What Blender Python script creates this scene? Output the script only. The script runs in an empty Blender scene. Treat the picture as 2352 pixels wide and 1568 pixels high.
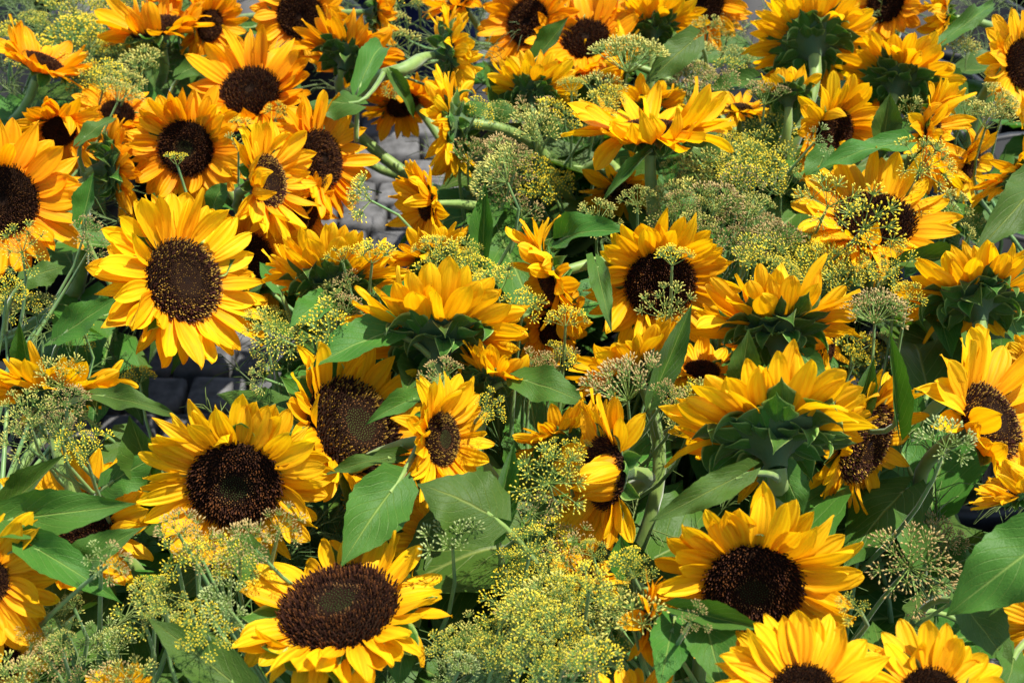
import bpy, math, random
from mathutils import Vector, Matrix, noise
R = math.radians
S = bpy.context.scene
COL = S.collection

# ------------------------------------------------------------------ camera, world, sun
CAMZ, PITCH = 1.39, 40.0
cd = bpy.data.cameras.new('camera'); cam = bpy.data.objects.new('camera', cd); COL.objects.link(cam)
cam.location = (0, 0, CAMZ); cam.rotation_euler = (R(90 - PITCH), 0, 0)
cd.sensor_width = 36; cd.lens = 45; cd.clip_start = 0.05; cd.clip_end = 200
cd.dof.use_dof = True; cd.dof.focus_distance = 1.18; cd.dof.aperture_fstop = 10.0
S.camera = cam

W = bpy.data.worlds.new('World'); S.world = W; W.use_nodes = True
nt = W.node_tree; sky = nt.nodes.new('ShaderNodeTexSky'); sky.sky_type = 'NISHITA'; sky.sun_disc = False
SUN = Vector((0.38, 0.12, 0.92)).normalized()          # towards the sun
sky.sun_elevation = math.asin(SUN.z); sky.sun_rotation = math.atan2(SUN.x, SUN.y)
bg = nt.nodes['Background']; bg.inputs[1].default_value = 0.125
nt.links.new(sky.outputs[0], bg.inputs[0])
sd = bpy.data.lights.new('sun', 'SUN'); sd.energy = 4.3; sd.angle = R(0.6); sd.color = (1, 0.95, 0.86)
so = bpy.data.objects.new('sun', sd); COL.objects.link(so); so.rotation_euler = SUN.to_track_quat('Z', 'Y').to_euler()
S.view_settings.view_transform = 'Standard'; S.view_settings.look = 'None'
S.view_settings.exposure = 1.18; S.view_settings.gamma = 1
S.render.engine = 'CYCLES'; S.cycles.max_bounces = 8; S.cycles.transmission_bounces = 6; S.cycles.diffuse_bounces = 4

# ------------------------------------------------------------------ where things stand
# Distances are worked out on a tape: the bunches top out about 0.6 m above the cobbles.
CANOPY = 0.60
FWD = Vector((0, math.cos(R(PITCH)), -math.sin(R(PITCH)))); UP = Vector((0, math.sin(R(PITCH)), math.cos(R(PITCH))))
RIGHT = Vector((1, 0, 0)); TOCAM = -FWD; CAM = Vector((0, 0, CAMZ)); K = 0.8 / 2352
def at(x, y, z):
    d = FWD + RIGHT * ((x - 1176) * K) + UP * (-(y - 784) * K)
    t = (z - CAMZ) / d.z
    return CAM + d * t, t
def proj(p):
    q = p - CAM; t = q.dot(FWD)
    return 1176 + q.dot(RIGHT) / t / K, 784 - q.dot(UP) / t / K
def gaze(alpha, beta):      # a direction given by how far it turns from the viewer and to which side
    a, b = R(alpha), R(beta)
    return (RIGHT * (math.sin(a) * math.cos(b)) + UP * (math.sin(a) * math.sin(b)) + TOCAM * math.cos(a)).normalized()
GAPS = [[(935, 262), (985, 262), (990, 300), (955, 330), (935, 395), (905, 480), (905, 520), (860, 552), (788, 530), (800, 470), (835, 440), (860, 390), (880, 330)],
        [(415, 870), (480, 845), (540, 800), (575, 830), (530, 870), (500, 900), (440, 955), (385, 1000), (365, 975), (410, 920)]]
def inside(poly, x, y):
    c = False; j = len(poly) - 1
    for i in range(len(poly)):
        xi, yi = poly[i]; xj, yj = poly[j]
        if (yi > y) != (yj > y) and x < (xj - xi) * (y - yi) / (yj - yi) + xi: c = not c
        j = i
    return c
def in_gap(x, y, m=0):
    for g in GAPS:
        for dx, dy in ((0, 0), (m, 0), (-m, 0), (0, m), (0, -m)):
            if inside(g, x + dx, y + dy): return True
    return False

# ------------------------------------------------------------------ materials
def newmat(name):
    m = bpy.data.materials.new(name); m.use_nodes = True
    n = m.node_tree.nodes; n.clear(); return m, n, m.node_tree.links
def N(n, t, **kw):
    x = n.new(t)
    for k, v in kw.items(): setattr(x, k, v)
    return x
def ramp(n, stops):
    r = n.new('ShaderNodeValToRGB'); e = r.color_ramp.elements
    while len(e) < len(stops): e.new(0.5)
    for i, (p, c) in enumerate(stops):
        e[i].position = p; e[i].color = (*c, 1) if len(c) == 3 else c
    return r
def math_(n, l, op, a, b=None, clamp=False):
    x = n.new('ShaderNodeMath'); x.operation = op; x.use_clamp = clamp
    for i, v in enumerate((a, b)):
        if v is None: continue
        if isinstance(v, (int, float)): x.inputs[i].default_value = v
        else: l.new(v, x.inputs[i])
    return x.outputs[0]
def mixc(n, l, fac, a, b, mode='MIX'):
    x = n.new('ShaderNodeMix'); x.data_type = 'RGBA'; x.blend_type = mode
    for i, v in ((0, fac), (6, a), (7, b)):
        if isinstance(v, (int, float)): x.inputs[i].default_value = v
        elif isinstance(v, tuple): x.inputs[i].default_value = (*v, 1)
        else: l.new(v, x.inputs[i])
    return x.outputs[2]
def thin(m, n, l, col, trans_col, trans, rough, normal=None, sheen=0.0, spec=0.35):
    p = n.new('ShaderNodeBsdfPrincipled'); l.new(col, p.inputs['Base Color']); p.inputs['Roughness'].default_value = rough
    p.inputs['Specular IOR Level'].default_value = spec
    p.inputs['Sheen Weight'].default_value = sheen; p.inputs['Sheen Roughness'].default_value = 0.4
    t = n.new('ShaderNodeBsdfTranslucent'); l.new(trans_col, t.inputs[0])
    if normal: l.new(normal, p.inputs['Normal']); l.new(normal, t.inputs['Normal'])
    mx = n.new('ShaderNodeMixShader'); mx.inputs[0].default_value = trans
    l.new(p.outputs[0], mx.inputs[1]); l.new(t.outputs[0], mx.inputs[2])
    o = n.new('ShaderNodeOutputMaterial'); l.new(mx.outputs[0], o.inputs[0])

def petal_mat(name, tip, base, tr):
    m, n, l = newmat(name)
    uv = n.new('ShaderNodeUVMap'); sp = n.new('ShaderNodeSeparateXYZ'); l.new(uv.outputs[0], sp.inputs[0])
    oi = n.new('ShaderNodeObjectInfo')
    cmb = n.new('ShaderNodeCombineXYZ')
    l.new(math_(n, l, 'MULTIPLY', sp.outputs[0], 1.1), cmb.inputs[0]); l.new(math_(n, l, 'MULTIPLY', sp.outputs[1], 7.0), cmb.inputs[1])
    l.new(math_(n, l, 'MULTIPLY', oi.outputs['Random'], 40.0), cmb.inputs[2])
    nz = n.new('ShaderNodeTexNoise'); nz.inputs['Scale'].default_value = 1.0; nz.inputs['Detail'].default_value = 3; l.new(cmb.outputs[0], nz.inputs[0])
    r = ramp(n, [(0.0, base), (0.22, tuple(b * .4 + t * .6 for b, t in zip(base, tip))), (0.55, tip)]); l.new(sp.outputs[0], r.inputs[0])
    stripes = ramp(n, [(0.38, (0.86, 0.70, 0.5)), (0.58, (1, 1, 1))]); l.new(nz.outputs[0], stripes.inputs[0])
    c = mixc(n, l, 0.75, r.outputs[0], stripes.outputs[0], 'MULTIPLY')
    hs = n.new('ShaderNodeHueSaturation'); l.new(c, hs.inputs['Color'])
    l.new(math_(n, l, 'ADD', math_(n, l, 'MULTIPLY', oi.outputs['Random'], 0.016), 0.491), hs.inputs['Hue'])
    l.new(math_(n, l, 'ADD', math_(n, l, 'MULTIPLY', oi.outputs['Random'], 0.16), 0.86), hs.inputs['Value'])
    # relief: ribs running along the petal
    a = math_(n, l, 'MULTIPLY', sp.outputs[1], 21.0)
    ribs = math_(n, l, 'SINE', a)
    h = math_(n, l, 'ADD', math_(n, l, 'MULTIPLY', ribs, 0.4), math_(n, l, 'MULTIPLY', nz.outputs[0], 1.6))
    bp = n.new('ShaderNodeBump'); bp.inputs['Strength'].default_value = 0.55; bp.inputs['Distance'].default_value = 0.0012; l.new(h, bp.inputs['Height'])
    tc = mixc(n, l, 1.0, hs.outputs[0], tr, 'MULTIPLY')
    thin(m, n, l, hs.outputs[0], tc, 0.45, 0.55, bp.outputs[0], 0.0, 0.14)
    return m
PETAL = {'y': petal_mat('petal_yellow', (0.96, 0.565, 0.006), (0.95, 0.36, 0.003), (1.0, 1.0, 0.6)),
         'm': petal_mat('petal_golden', (0.96, 0.55, 0.006), (0.94, 0.34, 0.003), (1.0, 1.0, 0.6)),
         'o': petal_mat('petal_orange', (0.96, 0.455, 0.004), (0.93, 0.26, 0.002), (1.0, 0.97, 0.6))}

def leaf_mat(name, c1, c2, vein, trans=0.3, nveins=7.0, sheen=0.25, rough=0.5, edge=None):
    m, n, l = newmat(name)
    uv = n.new('ShaderNodeUVMap'); sp = n.new('ShaderNodeSeparateXYZ'); l.new(uv.outputs[0], sp.inputs[0])
    oi = n.new('ShaderNodeObjectInfo'); tc = n.new('ShaderNodeTexCoord')
    nz = n.new('ShaderNodeTexNoise'); nz.inputs['Scale'].default_value = 3.2; nz.inputs['Detail'].default_value = 5
    ad = n.new('ShaderNodeVectorMath'); l.new(uv.outputs[0], ad.inputs[0]); l.new(oi.outputs['Random'], ad.inputs[1]); l.new(ad.outputs[0], nz.inputs[0])
    f = n.new('ShaderNodeTexNoise'); f.inputs['Scale'].default_value = 45; l.new(uv.outputs[0], f.inputs[0])
    c = mixc(n, l, nz.outputs[0], c1, c2)
    c = mixc(n, l, math_(n, l, 'MULTIPLY', f.outputs[0], 0.5), c, tuple(x * 0.62 for x in c1))
    av = math_(n, l, 'ABSOLUTE', math_(n, l, 'SUBTRACT', sp.outputs[1], 0.5))
    mid = math_(n, l, 'SUBTRACT', 1.0, math_(n, l, 'MULTIPLY', av, 38.0), True)
    w = math_(n, l, 'SUBTRACT', math_(n, l, 'MULTIPLY', math_(n, l, 'POWER', sp.outputs[0], 0.8), nveins), math_(n, l, 'MULTIPLY', av, 6.5))
    fr = math_(n, l, 'ABSOLUTE', math_(n, l, 'SUBTRACT', math_(n, l, 'FRACT', w), 0.5))
    side = math_(n, l, 'SUBTRACT', 1.0, math_(n, l, 'MULTIPLY', fr, 15.0), True)
    side = math_(n, l, 'MULTIPLY', side, math_(n, l, 'SUBTRACT', 0.75, math_(n, l, 'MULTIPLY', av, 1.1), True))
    v = math_(n, l, 'MAXIMUM', mid, math_(n, l, 'MULTIPLY', side, 0.7))
    c = mixc(n, l, math_(n, l, 'MULTIPLY', v, 0.75), c, vein)
    if edge:      # the hairy pale margin
        c = mixc(n, l, math_(n, l, 'MULTIPLY', math_(n, l, 'SUBTRACT', av, 0.38, True), 8.0, True), c, edge)
    hs = n.new('ShaderNodeHueSaturation'); l.new(c, hs.inputs['Color'])
    l.new(math_(n, l, 'ADD', math_(n, l, 'MULTIPLY', oi.outputs['Random'], 0.04), 0.475), hs.inputs['Hue'])
    l.new(math_(n, l, 'ADD', math_(n, l, 'MULTIPLY', oi.outputs['Random'], 0.45), 0.75), hs.inputs['Value'])
    h = math_(n, l, 'ADD', math_(n, l, 'MULTIPLY', v, -1.0), math_(n, l, 'ADD', math_(n, l, 'MULTIPLY', nz.outputs[0], 1.5), math_(n, l, 'MULTIPLY', f.outputs[0], 0.5)))
    bp = n.new('ShaderNodeBump'); bp.inputs['Strength'].default_value = 0.6; bp.inputs['Distance'].default_value = 0.0016; l.new(h, bp.inputs['Height'])
    t = mixc(n, l, 1.0, hs.outputs[0], (1.25, 1.3, 0.35), 'MULTIPLY')
    thin(m, n, l, hs.outputs[0], t, trans, rough, bp.outputs[0], sheen, 0.2)
    return m
LEAF = leaf_mat('sunflower_leaf', (0.040, 0.118, 0.012), (0.072, 0.175, 0.020), (0.25, 0.34, 0.08), sheen=0.06)
BRACT = leaf_mat('bract', (0.040, 0.125, 0.010), (0.075, 0.185, 0.018), (0.10, 0.20, 0.03), 0.25, 3.0, 0.1, edge=(0.36, 0.50, 0.12))
def plain(name, col, rough=0.6, noise_s=0, col2=None, sheen=0.0, bump=0.0, spec=0.4, obj_random=0.0):
    m, n, l = newmat(name)
    p = n.new('ShaderNodeBsdfPrincipled'); p.inputs['Roughness'].default_value = rough; p.inputs['Sheen Weight'].default_value = sheen
    p.inputs['Specular IOR Level'].default_value = spec
    tc = n.new('ShaderNodeTexCoord')
    rgb = n.new('ShaderNodeRGB'); rgb.outputs[0].default_value = (*col, 1); c = rgb.outputs[0]
    if noise_s:
        nz = n.new('ShaderNodeTexNoise'); nz.inputs['Scale'].default_value = noise_s; nz.inputs['Detail'].default_value = 6
        l.new(tc.outputs['Object'], nz.inputs[0])
        rr = ramp(n, [(0.35, (0, 0, 0)), (0.65, (1, 1, 1))]); l.new(nz.outputs[0], rr.inputs[0])
        c = mixc(n, l, rr.outputs[0], col, col2 or col)
        if bump:
            bp = n.new('ShaderNodeBump'); bp.inputs['Strength'].default_value = 0.7; bp.inputs['Distance'].default_value = bump
            l.new(nz.outputs[0], bp.inputs['Height']); l.new(bp.outputs[0], p.inputs['Normal'])
    if obj_random:
        oi = n.new('ShaderNodeObjectInfo'); hs = n.new('ShaderNodeHueSaturation'); l.new(c, hs.inputs['Color'])
        l.new(math_(n, l, 'ADD', math_(n, l, 'MULTIPLY', oi.outputs['Random'], obj_random), 1 - obj_random / 2), hs.inputs['Value']); c = hs.outputs[0]
    l.new(c, p.inputs['Base Color'])
    o = n.new('ShaderNodeOutputMaterial'); l.new(p.outputs[0], o.inputs[0])
    return m
STEM = plain('stem_green', (0.10, 0.18, 0.025), 0.55, 60, (0.17, 0.25, 0.045), 0.25, 0.0006)
CUP = plain('receptacle_green', (0.022, 0.06, 0.008), 0.6, 80, (0.04, 0.09, 0.014), 0.15, 0.0006)
FSTEM = plain('fennel_stem', (0.09, 0.19, 0.06), 0.45, 50, (0.17, 0.28, 0.07), 0.1)
FRAY = plain('fennel_ray', (0.17, 0.26, 0.05), 0.5)
THREAD = plain('fennel_thread', (0.05, 0.10, 0.02), 0.6, 8, (0.11, 0.15, 0.03))
SEED = {'g': plain('seed_green', (0.34, 0.33, 0.05), 0.5, 200, (0.46, 0.41, 0.09), obj_random=0.4),
        'b': plain('seed_brown', (0.26, 0.16, 0.06), 0.55, 200, (0.42, 0.32, 0.10), obj_random=0.4),
        'y': plain('flower_yellow', (0.68, 0.50, 0.01), 0.55, 200, (0.76, 0.60, 0.02), obj_random=0.3),
        'l': plain('seed_lime', (0.50, 0.44, 0.025), 0.5, 200, (0.62, 0.50, 0.04), obj_random=0.3),
        'c': plain('seed_bluegreen', (0.20, 0.28, 0.09), 0.5, 200, (0.38, 0.40, 0.13), obj_random=0.3)}
BLACK = plain('black_plastic', (0.009, 0.009, 0.010), 0.5, 30, (0.014, 0.014, 0.015), 0, 0, 0.25)
BLUE = plain('blue_plastic', (0.004, 0.010, 0.055), 0.5, 30, (0.006, 0.014, 0.07), 0, 0, 0.2)
WATER = plain('water', (0.006, 0.008, 0.005), 0.12, spec=0.3)
COB = plain('granite', (0.055, 0.055, 0.055), 0.75, 45, (0.12, 0.12, 0.122), 0, 0.003, 0.4, 0.6)
DIRT = plain('joint_dirt', (0.05, 0.046, 0.038), 0.9, 60, (0.09, 0.08, 0.065), 0, 0.002)
m_, n_, l_ = newmat('floret'); a_ = n_.new('ShaderNodeAttribute'); a_.attribute_name = 'Col'
p_ = n_.new('ShaderNodeBsdfPrincipled'); p_.inputs['Roughness'].default_value = 0.5; p_.inputs['Specular IOR Level'].default_value = 0.3
l_.new(a_.outputs[0], p_.inputs['Base Color']); o_ = n_.new('ShaderNodeOutputMaterial'); l_.new(p_.outputs[0], o_.inputs[0]); FLORET = m_
p_.inputs['Roughness'].default_value = 0.8; p_.inputs['Specular IOR Level'].default_value = 0.1
DISC = plain('disc_brown', (0.012, 0.006, 0.003), 0.9, 300, (0.02, 0.01, 0.005), 0, 0.001, 0.05)

# ------------------------------------------------------------------ mesh helpers
def mesh(name, v, f, mats, uv=None, smooth=True, mi=None, col=None):
    me = bpy.data.meshes.new(name); me.from_pydata([tuple(p) for p in v], [], f)
    for m in (mats if isinstance(mats, list) else [mats]): me.materials.append(m)
    if smooth: me.polygons.foreach_set('use_smooth', [True] * len(f))
    if mi: me.polygons.foreach_set('material_index', mi)
    if uv:
        u = me.uv_layers.new(name='UVMap')
        u.data.foreach_set('uv', [c for fa in f for i in fa for c in uv[i]])
    if col:
        ca = me.color_attributes.new('Col', 'FLOAT_COLOR', 'POINT')
        ca.data.foreach_set('color', [c for q in col for c in (*q, 1.0)])
    me.update(); return me
def put(name, me, world, parent=None, binv=None):
    o = bpy.data.objects.new(name, me); COL.objects.link(o)
    if parent: o.parent = parent; world = (binv if binv is not None else Matrix.Identity(4)) @ world
    o.matrix_basis = world; return o
def tag(o, label=None, cat=None, group=None, kind=None):
    for k, v in (('label', label), ('category', cat), ('group', group), ('kind', kind)):
        if v: o[k] = v
def root_at(name, loc):
    o = bpy.data.objects.new(name, None); COL.objects.link(o); o.empty_display_size = 0.02; o.location = loc
    return o, Matrix.Translation(-Vector(loc))
def tube(pts, rads, sides=7, v=None, f=None, cap=True):
    v = [] if v is None else v; f = [] if f is None else f
    s0 = len(v); n = len(pts); ref = Vector((0.3, 0.5, 0.8))
    for i, p in enumerate(pts):
        t = (pts[min(i + 1, n - 1)] - pts[max(i - 1, 0)])
        t = t.normalized() if t.length > 1e-9 else Vector((0, 0, 1))
        a = t.cross(ref)
        if a.length < .05: a = t.cross(Vector((1, 0, 0)))
        a.normalize(); b = t.cross(a); ref = a.cross(t) if False else ref
        for k in range(sides):
            an = 2 * math.pi * k / sides
            v.append(p + (a * math.cos(an) + b * math.sin(an)) * rads[i])
    for i in range(n - 1):
        for k in range(sides):
            k2 = (k + 1) % sides
            f.append((s0 + i * sides + k, s0 + i * sides + k2, s0 + (i + 1) * sides + k2, s0 + (i + 1) * sides + k))
    if cap: f.append(tuple(s0 + (n - 1) * sides + k for k in range(sides)))
    return v, f
def bez(p0, p1, p2, p3, n):
    r = []
    for i in range(n + 1):
        t = i / n; s = 1 - t
        r.append(p0 * s ** 3 + p1 * 3 * s * s * t + p2 * 3 * s * t * t + p3 * t ** 3)
    return r
def frame(x, z):           # matrix with local X along x, local Z near z
    x = x.normalized(); y = z.cross(x)
    if y.length < 1e-4: y = Vector((0, 1, 0)).cross(x)
    y.normalize(); z = x.cross(y)
    return Matrix(((x.x, y.x, z.x, 0), (x.y, y.y, z.y, 0), (x.z, y.z, z.z, 0), (0, 0, 0, 1)))

# ------------------------------------------------------------------ petals (unit length, X out, Z the front face)
def petal_mesh(kind, i, r):
    # bend: curvature along length (+ forward), side: sideways bend, twist, trough, fat
    bend = [0.0, 0.25, -0.3, 0.12, -0.55, 0.5, -0.15, 0.3, -0.9, 0.9, 0.05, -0.25, 0.2, -0.4, 1.5, -1.4][i]
    side = r.uniform(-.14, .14); tw = r.uniform(-.5, .5) * (1.8 if i in (4, 9, 14) else 1); tr = r.uniform(.10, .42); fat = r.uniform(.88, 1.18)
    prof = [(0, .42), (.10, .62), (.26, .88), (.44, 1.0), (.62, .98), (.78, .80), (.89, .52), (.965, .22), (1.0, .02)]
    if i % 3 == 1: prof = [(0, .40), (.10, .55), (.26, .80), (.44, .97), (.62, 1.02), (.78, .92), (.89, .66), (.965, .32), (1.0, .03)]
    if i % 3 == 2: prof = [(0, .42), (.10, .62), (.24, .86), (.40, .98), (.56, .92), (.72, .70), (.85, .42), (.95, .18), (1.0, .02)]
    v, f, uv = [], [], []; x = y = z = 0; a = 0.0; pt = 0
    ph = r.uniform(0, 6)
    for k, (t, w) in enumerate(prof):
        dt = t - pt; pt = t
        a = bend * t ** 1.3; x += math.cos(a) * dt; z += math.sin(a) * dt
        for j in range(-2, 3):
            s = j / 2; hw = 0.185 * w * fat
            yy = s * hw; zz = hw * tr * (s * s - .5) * 1.3 + (0.028 * w if abs(j) == 1 else 0) + 0.03 * math.sin(ph + t * 7 + s * 2) * t
            ang = tw * t; cy, sy = math.cos(ang), math.sin(ang); yy, zz = yy * cy - zz * sy, yy * sy + zz * cy
            v.append((x - zz * math.sin(a), yy + side * t * t, z + zz * math.cos(a))); uv.append((t, s / 2 + .5))
    for k in range(len(prof) - 1):
        for j in range(4):
            q = k * 5 + j; f.append((q, q + 5, q + 6, q + 1))
    return mesh('petal', v, f, PETAL[kind], uv)
rr = random.Random(5)
PM = {}
for k in 'ymo':
    rs = random.Random(5); PM[k] = [petal_mesh(k, i, rs) for i in range(16)]

def blade(name, mat, prof, ns, bend, trough, hw, wav, r, serr=0.0, cord=0.0, curl_edge=0.0):
    v, f, uv = [], [], []; x = z = 0; pt = 0; ph = r.uniform(0, 6); tw = r.uniform(-.35, .35); side = r.uniform(-.1, .1)
    for k, (t, w) in enumerate(prof):
        dt = t - pt; pt = t; a = bend * (t ** 1.5) ; x += math.cos(a) * dt; z += math.sin(a) * dt
        for j in range(-ns, ns + 1):
            s = j / ns; h = hw * w
            if abs(j) == ns and serr: h *= 1 + serr * (1 if k % 2 else -1)
            yy = s * h; zz = h * trough * abs(s) ** 1.3 + wav * math.sin(ph + t * 11 + s * 1.5) * abs(s) * w - curl_edge * h * max(0, abs(s) - .6)
            zz += 0.25 * wav * noise.noise(Vector((t * 6 + ph, s * 3, ph)))
            ang = tw * t; cy, sy = math.cos(ang), math.sin(ang); yy, zz = yy * cy - zz * sy, yy * sy + zz * cy
            xb = -cord * abs(s) * max(0, (0.16 - t)) * 6 * hw
            v.append((x + xb - zz * math.sin(a), yy + side * t * t, z + zz * math.cos(a))); uv.append((t, s / 2 + .5))
    W_ = 2 * ns + 1
    for k in range(len(prof) - 1):
        for j in range(2 * ns):
            q = k * W_ + j; f.append((q, q + W_, q + W_ + 1, q + 1))
    return mesh(name, v, f, mat, uv)
def lprof(n, base=.35, pk=.30, pw=1.0, tail=0.0):
    o = []
    for i in range(n + 1):
        t = i / n
        if t < pk: w = base + (1 - base) * math.sin(t / pk * math.pi / 2) ** .8
        else:
            q = (t - pk) / (1 - pk); w = (math.cos(q * math.pi / 2) ** pw) * (1 - tail * q) + .0
        o.append((t, max(w, .012)))
    o[0] = (0, base * .25); return o
rs = random.Random(11)
LM = []
for i in range(8):
    LM.append(blade('leaf', LEAF, lprof(18, [.5, .6, .45, .55, .5, .6, .5, .4][i], [.28, .3, .34, .26, .36, .3, .4, .3][i], [1.25, 1.1, 1.2, 1.4, 1.1, 1.2, 1.3, 1.25][i]), 3,
                    [-.25, -.6, .15, -.9, .4, -.45, -1.3, -.1][i], [.25, .12, .5, .3, .35, -.15, .2, .75][i], .5, [.05, .075, .05, .08, .05, .09, .05, .035][i], rs, 0.03, .5))
BM = []
for i in range(8):
    BM.append(blade('bract', BRACT, lprof(9, .75, .32, [1.7, 1.5, 1.9, 1.6, 2.0, 1.7, 1.5, 1.8][i]), 2,
                    [.5, 1.0, -.9, 1.3, -1.5, .8, .2, -2.2][i], [.35, .5, .3, .25, .4, .55, .3, .3][i], .5, .02, rs))

# disc, florets, receptacle (unit radius, Z front)
def disc_mesh():
    v, f = [], []; rings = [(1.0, -.10), (1.02, .02), (.92, .13), (.75, .21), (.5, .245), (.3, .22), (.12, .17)]
    for (q, z) in rings:
        for k in range(24): v.append((q * math.cos(k * math.pi / 12), q * math.sin(k * math.pi / 12), z))
    for i in range(len(rings) - 1):
        for k in range(24): f.append((i * 24 + k, i * 24 + (k + 1) % 24, (i + 1) * 24 + (k + 1) % 24, (i + 1) * 24 + k))
    f.append(tuple(6 * 24 + k for k in range(24)))
    return mesh('disc', v, f, DISC)
def dz_disc(q):
    pts = [(0, .17), (.12, .17), (.3, .22), (.5, .245), (.75, .21), (.92, .13), (1.02, .02), (1.1, -.1)]
    for a, b in zip(pts, pts[1:]):
        if q <= b[0]: return a[1] + (b[1] - a[1]) * (q - a[0]) / (b[0] - a[0])
    return 0
def floret_mesh(kind, r):
    v, f, c = [], [], []; NF = 1250
    for i in range(NF):
        q = math.sqrt((i + .5) / NF) * 1.04; an = i * 2.399963
        q2 = q * (1 + r.uniform(-.01, .01)); x, y = q2 * math.cos(an), q2 * math.sin(an); z = dz_disc(q2)
        up = Vector((x * .55 * q, y * .55 * q, 1)).normalized(); up += Vector((r.uniform(-.25, .25), r.uniform(-.25, .25), 0)); up.normalize()
        if kind == 'young':  h = .035 if q < .32 else (.06 if q < .5 else .12)
        elif kind == 'dark': h = .03 if q < .15 else .12
        else:                h = .025 if q < .38 else (.05 if q < .55 else .10)
        h *= r.uniform(.7, 1.35); w = .020 if q > .4 else .017
        if q > .93: h *= 1.3
        dk = (.022, .009, .005)
        if kind == 'young':
            if q < .30: a, b = (.014, .02, .006), (.035, .05, .012)
            elif q < .42: a, b = dk, (.20, .10, .03) if r.random() < .45 else dk
            else: a, b = dk, ((.11, .038, .010) if r.random() < .4 else (.035, .012, .006))
        elif kind == 'dark':
            if q < .18: a, b = (.008, .005, .006), (.02, .012, .01)
            else: a, b = dk, ((.14, .055, .012) if r.random() < .3 else (.05, .018, .009))
        elif kind == 'gold':
            if q < .1: a, b = (.01, .01, .015), (.02, .015, .02)
            elif q < .6: a, b = dk, ((.22, .11, .02) if r.random() < .3 else (.045, .017, .008))
            else: a, b = (.05, .02, .008), ((.50, .30, .05) if r.random() < .38 else (.06, .02, .015))
        else:  # green-hearted
            if q < .34: a, b = (.02, .03, .008), (.08, .11, .025)
            elif q < .5: a, b = dk, (.22, .10, .03) if r.random() < .5 else dk
            else: a, b = dk, ((.34, .20, .03) if r.random() < .3 else (.04, .015, .008))
        s = len(v); P = Vector((x, y, z - .01)); e1 = up.cross(Vector((.3, .9, .1))).normalized(); e2 = up.cross(e1)
        for k in range(3):
            an2 = k * 2.0944 + i; v.append(P + (e1 * math.cos(an2) + e2 * math.sin(an2)) * w); c.append(a)
        for k in range(3):
            an2 = k * 2.0944 + i + .5; v.append(P + up * h * .8 + (e1 * math.cos(an2) + e2 * math.sin(an2)) * w * .75); c.append(b)
        v.append(P + up * h); c.append(b)
        for k in range(3):
            k2 = (k + 1) % 3; f.append((s + k, s + k2, s + 3 + k2, s + 3 + k)); f.append((s + 3 + k, s + 3 + k2, s + 6))
    return mesh('florets', v, f, FLORET, smooth=False, col=c)
DM = disc_mesh(); rf = random.Random(3)
FM = {k: floret_mesh(k, rf) for k in ('young', 'dark', 'gold', 'green')}
def cup_mesh():
    v, f = [], []; rings = [(1.0, -.02), (1.02, -.08), (.92, -.17), (.70, -.26), (.45, -.37), (.28, -.55), (.21, -.85)]
    for (q, z) in rings:
        for k in range(20): v.append((q * math.cos(k * math.pi / 10), q * math.sin(k * math.pi / 10), z))
    for i in range(len(rings) - 1):
        for k in range(20): f.append((i * 20 + k, (i + 1) * 20 + k, (i + 1) * 20 + (k + 1) % 20, i * 20 + (k + 1) % 20))
    return mesh('receptacle', v, f, CUP)
CM = cup_mesh()

# ------------------------------------------------------------------ ground: granite setts, joints, buckets
v = [(-6, -3, -.022), (6, -3, -.022), (6, 9, -.022), (-6, 9, -.022)]
g = put('ground', mesh('ground', v, [(0, 1, 2, 3)], DIRT, smooth=False), Matrix.Identity(4)); tag(g, kind='structure')
def sett_geo(v, f, cx, cy, a, b, r, h=.02):
    s = len(v); t = .012
    for (ins, z) in ((0, -.03), (0, h - .010), (t * .45, h - .002), (t * 1.4, h + .001)):
        for sx, sy in ((-1, -1), (1, -1), (1, 1), (-1, 1)):
            v.append((cx + sx * (a / 2 - ins) + r.uniform(-.002, .002), cy + sy * (b / 2 - ins) + r.uniform(-.002, .002), z + r.uniform(-.0015, .0015)))
    for i in range(3):
        for k in range(4): f.append((s + i * 4 + k, s + i * 4 + (k + 1) % 4, s + i * 4 + 4 + (k + 1) % 4, s + i * 4 + 4 + k))
    f.append((s + 12, s + 13, s + 14, s + 15))
rg = random.Random(21); SM = []
for i in range(8):
    v, f = [], []; sett_geo(v, f, 0, 0, .084, .072, rg); SM.append(mesh('sett', v, f, COB))
paving = bpy.data.objects.new('pavement', None); COL.objects.link(paving); paving.empty_display_size = .1; tag(paving, kind='structure')
fv, ff = [], []; row = 0; y = -.4; nsett = 0
while y < 4.6:
    x = -2.6 + (.045 if row % 2 else 0) + rg.uniform(-.01, .01)
    while x < 2.6:
        px, py = proj(Vector((x, y, .02))) if y > -.3 else (-999, -999)
        if nsett < 290 and in_gap(px, py, 60):
            o = put('sett', SM[rg.randrange(8)], Matrix.Translation((x, y, rg.uniform(-.004, .004))) @ Matrix.Rotation(R(rg.uniform(-3, 3)), 4, 'Z'), paving); nsett += 1
        else: sett_geo(fv, ff, x, y, .084, .072, rg)
        x += .095
    y += .083; row += 1
o = put('farther_setts', mesh('setts', fv, ff, COB), Matrix.Identity(4), paving); tag(o, kind='stuff')

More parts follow.
